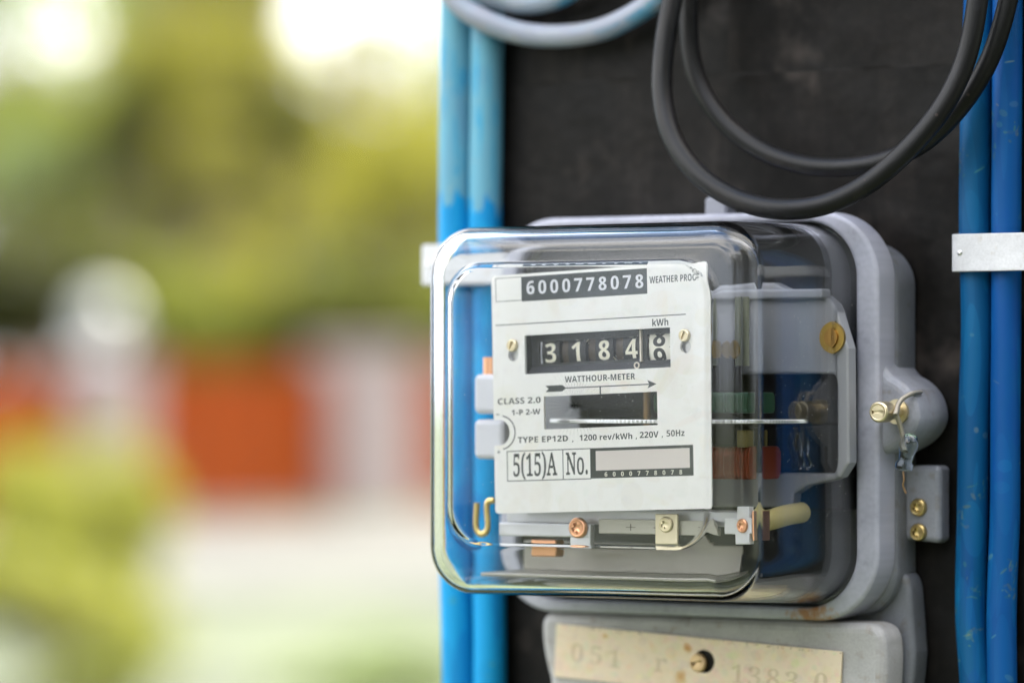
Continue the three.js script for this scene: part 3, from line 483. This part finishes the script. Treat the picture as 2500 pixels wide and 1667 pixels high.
// white straps over each pair, each nailed at its ends
{
  const strapMat = painted([0.74, 0.74, 0.77], 0.4);
  const strap = (px0, px1, py0, py1, h0, label) => {
    const a = onZ(px0, py0, h0), b = onZ(px1, py1, h0), t = 0.0012, s = new THREE.Shape(), w = b.x - a.x, d = h0;
    s.moveTo(0, 0); s.lineTo(0.0006, -d + 0.003); s.quadraticCurveTo(0.001, -d, 0.004, -d); s.lineTo(w - 0.004, -d); s.quadraticCurveTo(w - 0.001, -d, w - 0.0006, -d + 0.003); s.lineTo(w, 0); s.lineTo(w - t, 0); s.lineTo(w - t * 1.3, -d + 0.004); s.quadraticCurveTo(w - t * 1.5, -d + t, w - 0.005, -d + t); s.lineTo(0.005, -d + t); s.quadraticCurveTo(t * 1.5, -d + t, t * 1.3, -d + 0.004); s.lineTo(t, 0);
    const g = new THREE.ExtrudeGeometry(s, { depth: a.y - b.y, bevelEnabled: true, bevelSize: 0.0003, bevelThickness: 0.0003, bevelSegments: 2 }); g.rotateX(-Math.PI / 2); g.translate(a.x, b.y, 0.0002);
    const t0 = thing('cable_strap', label, 'strap'); part('band', g, strapMat, t0);
    for (const x of [a.x + 0.0045, b.x - 0.0045]) part('nail', new THREE.SphereGeometry(0.0011, 16, 10).scale(1, 1, 0.5), steel, t0, [x, (a.y + b.y) / 2, h0 + 0.0003]);
    return t0;
  };
  strap(2317, 2560, 574, 657, 0.0142, 'white plastic strap across the pair of blue cables beside mounting tab');
  strap(1022, 1236, 600, 690, 0.0155, 'white plastic strap on the whitewashed cables, half hidden by the clear cover');
}
// pale loops at the top and the black loops
const greyCable = (c) => std([1, 1, 1], 0.5, 0, { map: cableMap(c, ['rgba(120,160,195,A)', 'rgba(170,160,150,A)', 'rgba(185,188,198,A)'], 40, (x, W, Hh) => { for (let i = 0; i < 60; i++) { x.fillStyle = `rgba(24,120,170,${rnd(0.05, 0.2)})`; x.beginPath(); x.ellipse(rnd(0.58, 0.78) * W, rnd(0.0, 0.5) * Hh, rnd(20, 70), rnd(4, 20), 0, 0, 7); x.fill(); } }) });
const path = (a) => a.map(([x, y, z]) => onZ(x, y, z));
solo('pale_cable', tube(path([[1010, -420, 0.018], [1040, -200, 0.018], [1098, -20, 0.0195], [1160, 38, 0.0185], [1260, 78, 0.014], [1360, 88, 0.011], [1470, 72, 0.0095], [1570, 22, 0.010], [1640, -40, 0.014], [1720, -200, 0.02], [1760, -420, 0.02]]), 0.0042, 200, 18), greyCable('#8d93a2'), 'lower pale grey cable loop in front of the whitewashed blue cables', 'cable', 'pale cable loops');
solo('pale_cable', tube(path([[1050, -420, 0.026], [1100, -160, 0.026], [1180, -20, 0.016], [1240, 5, 0.011], [1310, 8, 0.009], [1390, -20, 0.010], [1450, -90, 0.014], [1500, -420, 0.02]]), 0.0040, 160, 18), greyCable('#848f9e'), 'upper pale grey cable loop nested inside the lower one', 'cable', 'pale cable loops');
const blackCable = phys([1, 1, 1], { roughness: 0.45, specularIntensity: 0.6, map: cableMap('#111113', ['rgba(70,70,78,A)', 'rgba(20,20,22,A)', 'rgba(80,66,54,A)'], 10) });
solo('black_cable', tube(path([[1720, -420, 0.030], [1690, -200, 0.032], [1650, -40, 0.036], [1622, 120, 0.040], [1618, 230, 0.043], [1640, 330, 0.046], [1700, 420, 0.049], [1790, 482, 0.050], [1900, 510, 0.050], [2010, 500, 0.046], [2120, 448, 0.042], [2230, 352, 0.038], [2310, 250, 0.034], [2360, 140, 0.031], [2388, 0, 0.030], [2400, -200, 0.030], [2405, -420, 0.030]]), 0.0037, 260, 18), blackCable, 'thick black cable loop drooping to rest against the top of meter cover', 'cable', 'black cable loops');
solo('black_cable', tube(path([[1700, -420, 0.022], [1690, -200, 0.022], [1682, -20, 0.022], [1686, 120, 0.022], [1712, 215, 0.022], [1770, 300, 0.022], [1860, 368, 0.022], [1960, 402, 0.022], [2060, 408, 0.022], [2160, 392, 0.022], [2260, 345, 0.022], [2350, 255, 0.022], [2415, 150, 0.021], [2458, 20, 0.021], [2480, -120, 0.021], [2490, -420, 0.021]]), 0.0034, 260, 18), blackCable, 'thinner black cable loop hanging higher, crossing over the right blue cables', 'cable', 'black cable loops');

// ───────────────────────── garden behind ─────────────────────────
// fence of orange boards between pale pillars
{
  const a = onGround(-330, 1312), b = onGround(1160, 1248), dir = b.clone().sub(a).setY(0).normalize(), turn = Math.atan2(-dir.z, dir.x);
  const at = (px) => { const d = ray(px, 1275), n = new THREE.Vector3(-dir.z, 0, dir.x); const t = a.clone().sub(EYE).dot(n) / d.dot(n); const p = EYE.clone().addScaledVector(d, t); p.y = groundY(p.x, p.z); return p; };
  const mats = [[0.25, 0.044, 0.004], [0.28, 0.050, 0.005], [0.225, 0.038, 0.004]].map((c) => phys(c, { roughness: 0.85, specularIntensity: 0.35 })), railMat = std([0.36, 0.07, 0.018], 0.6);
  const pillarMat = std([0.36, 0.29, 0.275], 0.85, 0, { map: noiseTex(128, 128, (u, v) => { const n = 228 + fbm(u * 8, v * 8, 3, 4) * 50; return [clamp(n), clamp(n), clamp(n)]; }) });
  const bG = new RoundedBoxGeometry(0.094, 0.70, 0.022, 2, 0.004);
  const panel = (px0, px1, label) => {
    const p0 = at(px0), p1 = at(px1), g = thing('board_fence_panel', label, 'fence', [(p0.x + p1.x) / 2, (p0.y + p1.y) / 2, (p0.z + p1.z) / 2], 'orange fence panels'); g.rotation.y = turn;
    const w = Math.hypot(p1.x - p0.x, p1.z - p0.z), n = Math.round(w / 0.104);
    for (let i = 0; i < n; i++) part('board', bG, mats[(i * 7 + (n % 3)) % 3], g, [-w / 2 + (i + 0.5) * w / n, 0.385, 0]);
    for (const y of [0.18, 0.60]) part('rail', new RoundedBoxGeometry(w, 0.06, 0.03, 2, 0.004), railMat, g, [0, y, -0.0265]);
    part('plinth', new RoundedBoxGeometry(w, 0.07, 0.12, 2, 0.01), pillarMat, g, [0, -0.004, 0]);
  };
  panel(-260, 171, 'orange board fence panel behind the yellow leafy bushes'); panel(329, 799, 'orange board fence panel between the two pale pillars'); panel(969, 1200, 'orange board fence panel next to the pole and blue cables');
  for (const [px0, px1, h, label] of [[172, 328, 0.78, 'pale pink fence pillar carrying a round white globe'], [800, 968, 0.80, 'pale pink fence pillar with bare cap']]) {
    const p0 = at(px0), p1 = at(px1), g = thing('fence_pillar', label, 'pillar', [(p0.x + p1.x) / 2, (p0.y + p1.y) / 2 - 0.03, (p0.z + p1.z) / 2]); g.rotation.y = turn;
    const w = Math.hypot(p1.x - p0.x, p1.z - p0.z) - 0.006;
    part('shaft', new RoundedBoxGeometry(w, h, w, 3, 0.015).translate(0, h / 2, 0), pillarMat, g); part('cap', new RoundedBoxGeometry(w + 0.04, 0.05, w + 0.04, 3, 0.015).translate(0, h + 0.0255, 0), pillarMat, g);
    if (px0 === 172) { const gl = thing('globe_lamp', 'round white glass globe lamp on top of fence pillar', 'lamp', [g.position.x, g.position.y + h + 0.051, g.position.z]); part('foot', new THREE.CylinderGeometry(0.05, 0.07, 0.05, 24).translate(0, 0.0255, 0), std([0.5, 0.5, 0.5], 0.5), gl); part('globe', new THREE.SphereGeometry(0.125, 32, 24).translate(0, 0.17, 0), std([0.32, 0.335, 0.31], 0.3), gl); }
  }
}
// foliage
function crownGeo(n, leaf, clumps, spread, flat = 1) {
  const pos = new Float32Array(n * 12), idx = new Uint32Array(n * 6), cs = [];
  for (let i = 0; i < clumps; i++) { let p; do p = new THREE.Vector3(rnd(-1, 1), rnd(-1, 1), rnd(-1, 1)); while (p.length() > 0.8); cs.push(p); }
  const u = new THREE.Vector3(), v = new THREE.Vector3(), c = new THREE.Vector3(), w = new THREE.Vector3();
  for (let i = 0; i < n; i++) {
    const k = cs[Math.floor(rnd(0, clumps))]; c.set(rnd(-1, 1) + rnd(-1, 1), (rnd(-1, 1) + rnd(-1, 1)) * flat, rnd(-1, 1) + rnd(-1, 1)).multiplyScalar(spread * 0.6).add(k);
    u.set(rnd(-1, 1), rnd(-1, 0.4), rnd(-1, 1)).normalize(); v.set(rnd(-1, 1), rnd(-1, 1), rnd(-1, 1)).cross(u).normalize(); w.crossVectors(u, v);
    const s = leaf * rnd(0.6, 1.3), q = [c.clone(), c.clone().addScaledVector(u, s * 0.5).addScaledVector(v, s * 0.24).addScaledVector(w, s * 0.06), c.clone().addScaledVector(u, s), c.clone().addScaledVector(u, s * 0.5).addScaledVector(v, -s * 0.24).addScaledVector(w, s * 0.06)];
    q.forEach((p, j) => p.toArray(pos, i * 12 + j * 3)); idx.set([0, 1, 2, 0, 2, 3].map((x) => x + i * 4), i * 6);
  }
  const g = new THREE.BufferGeometry(); g.setAttribute('position', new THREE.BufferAttribute(pos, 3)); g.setIndex(new THREE.BufferAttribute(idx, 1)); g.computeVertexNormals(); return g;
}
const leafMat = (c, t = 0.45) => phys(c, { roughness: 0.95, specularIntensity: 0.35, transmission: t, thickness: 0, side: THREE.DoubleSide });
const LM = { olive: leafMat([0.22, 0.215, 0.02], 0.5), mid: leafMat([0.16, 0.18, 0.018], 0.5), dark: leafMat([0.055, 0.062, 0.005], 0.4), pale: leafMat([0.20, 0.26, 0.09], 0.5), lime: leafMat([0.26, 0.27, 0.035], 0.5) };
const bark = std([0.14, 0.11, 0.07], 0.9);
const crowns = [crownGeo(3600, 0.10, 24, 0.24), crownGeo(3600, 0.10, 20, 0.25), crownGeo(3600, 0.10, 28, 0.23)], bigCrowns = [crownGeo(9000, 0.06, 46, 0.26), crownGeo(9000, 0.06, 40, 0.28)], bushes = [crownGeo(1600, 0.22, 12, 0.36), crownGeo(1600, 0.22, 14, 0.34)];
function tree(name, label, category, px, py, depth, r, ry, mat, geo, group, trunkR = 0.09) {
  const c = far(px, py, depth), y0 = groundY(c.x, c.z), g = thing(name, label, category, [c.x, y0, c.z], group), h = c.y - y0, cr = part('crown', geo, mat, g, [0, h, 0], [0, rnd(0, 6), 0]); cr.scale.set(r, ry, r);
  const gs = [new THREE.CylinderGeometry(trunkR * 0.55, trunkR, Math.max(0.2, h), 10).translate(0, h / 2 - 0.02, 0)];
  for (let i = 0; i < 5; i++) { const a = rnd(0, 6.28), b = new THREE.Vector3(0, h * rnd(0.6, 0.95), 0), e = new THREE.Vector3(Math.cos(a) * r * 0.6, h + ry * rnd(-0.1, 0.6), Math.sin(a) * r * 0.6); gs.push(new THREE.TubeGeometry(new THREE.QuadraticBezierCurve3(b, b.clone().lerp(e, 0.5).add(new THREE.Vector3(0, -0.1, 0)), e), 6, trunkR * 0.3, 6)); }
  part('trunk', gs, bark, g); return g;
}
// hedge shrubs just behind the fence
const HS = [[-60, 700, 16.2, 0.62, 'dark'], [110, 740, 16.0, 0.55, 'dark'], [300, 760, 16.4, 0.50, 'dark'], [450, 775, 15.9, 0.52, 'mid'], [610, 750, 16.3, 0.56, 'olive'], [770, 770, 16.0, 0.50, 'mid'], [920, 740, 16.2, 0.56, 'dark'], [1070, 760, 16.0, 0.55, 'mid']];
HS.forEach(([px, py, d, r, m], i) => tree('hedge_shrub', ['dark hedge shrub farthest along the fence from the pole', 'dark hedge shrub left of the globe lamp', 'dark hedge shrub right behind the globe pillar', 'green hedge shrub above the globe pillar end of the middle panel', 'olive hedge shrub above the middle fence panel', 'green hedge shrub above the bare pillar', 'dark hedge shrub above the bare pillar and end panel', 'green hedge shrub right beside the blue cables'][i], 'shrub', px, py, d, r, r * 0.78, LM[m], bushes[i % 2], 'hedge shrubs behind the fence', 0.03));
// trees
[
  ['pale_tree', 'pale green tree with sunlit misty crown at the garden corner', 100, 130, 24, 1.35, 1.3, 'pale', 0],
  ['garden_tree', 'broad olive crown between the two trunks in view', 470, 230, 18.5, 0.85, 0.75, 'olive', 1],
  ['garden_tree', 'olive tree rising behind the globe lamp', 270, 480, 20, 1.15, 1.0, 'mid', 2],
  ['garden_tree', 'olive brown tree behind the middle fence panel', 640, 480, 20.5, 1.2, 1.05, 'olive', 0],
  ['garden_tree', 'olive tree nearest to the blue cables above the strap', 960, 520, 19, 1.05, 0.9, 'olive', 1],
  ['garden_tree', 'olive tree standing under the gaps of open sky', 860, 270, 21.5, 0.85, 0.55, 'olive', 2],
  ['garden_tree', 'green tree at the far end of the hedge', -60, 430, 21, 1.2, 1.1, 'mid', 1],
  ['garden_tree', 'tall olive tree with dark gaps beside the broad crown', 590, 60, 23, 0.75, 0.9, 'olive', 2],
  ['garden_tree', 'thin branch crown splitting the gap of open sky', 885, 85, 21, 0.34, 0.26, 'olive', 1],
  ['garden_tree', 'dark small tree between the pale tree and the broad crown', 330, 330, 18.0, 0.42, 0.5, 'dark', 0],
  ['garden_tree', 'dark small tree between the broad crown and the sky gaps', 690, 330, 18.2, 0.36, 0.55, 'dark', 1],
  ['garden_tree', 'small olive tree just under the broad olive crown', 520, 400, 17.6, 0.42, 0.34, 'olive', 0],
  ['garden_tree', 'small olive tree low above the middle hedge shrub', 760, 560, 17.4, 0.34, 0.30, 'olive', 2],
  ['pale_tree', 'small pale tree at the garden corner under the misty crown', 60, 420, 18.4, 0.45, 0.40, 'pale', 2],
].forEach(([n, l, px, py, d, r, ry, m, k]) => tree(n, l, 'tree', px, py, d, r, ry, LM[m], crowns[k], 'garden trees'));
[
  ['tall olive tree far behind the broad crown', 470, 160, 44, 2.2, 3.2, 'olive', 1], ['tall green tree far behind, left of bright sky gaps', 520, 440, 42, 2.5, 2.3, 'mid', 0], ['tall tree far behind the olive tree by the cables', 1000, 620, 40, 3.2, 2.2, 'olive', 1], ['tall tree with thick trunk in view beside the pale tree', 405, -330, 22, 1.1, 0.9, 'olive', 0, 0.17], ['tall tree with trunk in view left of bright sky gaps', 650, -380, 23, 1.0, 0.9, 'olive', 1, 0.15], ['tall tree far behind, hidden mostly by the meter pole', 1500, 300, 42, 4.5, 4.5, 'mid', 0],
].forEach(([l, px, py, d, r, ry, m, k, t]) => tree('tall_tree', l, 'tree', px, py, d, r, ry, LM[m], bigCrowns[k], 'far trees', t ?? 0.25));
// unseen trees added to block fill light and show dark in the glass
[
  ['added unseen shade tree close beside the pole, out on its right', 4.2, 3.0, 1.6, 3.0, 3.0], ['added unseen shade tree between the pole side and the photographer', 5.2, 3.4, 4.6, 3.3, 3.4], ['added unseen shade tree behind the photographer on the right', 4.2, 3.4, 8.2, 3.3, 3.4], ['added unseen tree out in front of the pole, darkening the reflection in the dial openings', -6.5, 2.0, 7.5, 2.6, 2.0], ['added unseen shade tree straight behind the photographer', 0.6, 2.8, 10.5, 2.9, 2.6], ['added unseen shade tree behind the pole on its right side', 3.6, 3.0, -2.6, 2.6, 3.0], ['added unseen shade tree farther back behind the pole', 3.6, 3.2, -7.0, 2.8, 3.2], ['added unseen tall shade tree farther out behind the right hand trees', 9.0, 5.0, 4.0, 4.4, 5.0],
].forEach(([l, x, y, z, r, ry], i) => { const g = thing('added_shade_tree', l, 'tree', [x, 0, z], 'added shade trees'); const c = part('crown', bigCrowns[i % 2], LM.dark, g, [0, y, 0], [0, i * 1.7, 0]); c.scale.set(r, ry, r); part('trunk', new THREE.CylinderGeometry(0.12, 0.2, y, 12).translate(0, y / 2, 0), bark, g); });
// sunlit bushes in front of the fence
[
  ['lime yellow bush with bright leaves in front of the globe pillar', 235, 1260, 9.5, 0.24, 0.34, 'lime', 0], ['yellow bush before the orange panel at the garden corner', 60, 1220, 10.2, 0.26, 0.26, 'lime', 1], ['low lime bush spreading over the lawn below the others', 110, 1480, 8.2, 0.36, 0.22, 'lime', 1], ['low green tuft on lawn below the bare pillar', 900, 1640, 6.2, 0.22, 0.10, 'pale', 0], ['low green tuft on lawn below the lime bush', 240, 1660, 6.0, 0.16, 0.09, 'mid', 1],
].forEach(([l, px, py, d, r, ry, m, k]) => tree('garden_bush', l, 'bush', px, py, d, r, ry, LM[m], bushes[k], 'bushes on the lawn', 0.02));

scene.traverse((o) => { if (o.isMesh) shadows(o); });
renderer.render(scene, camera);
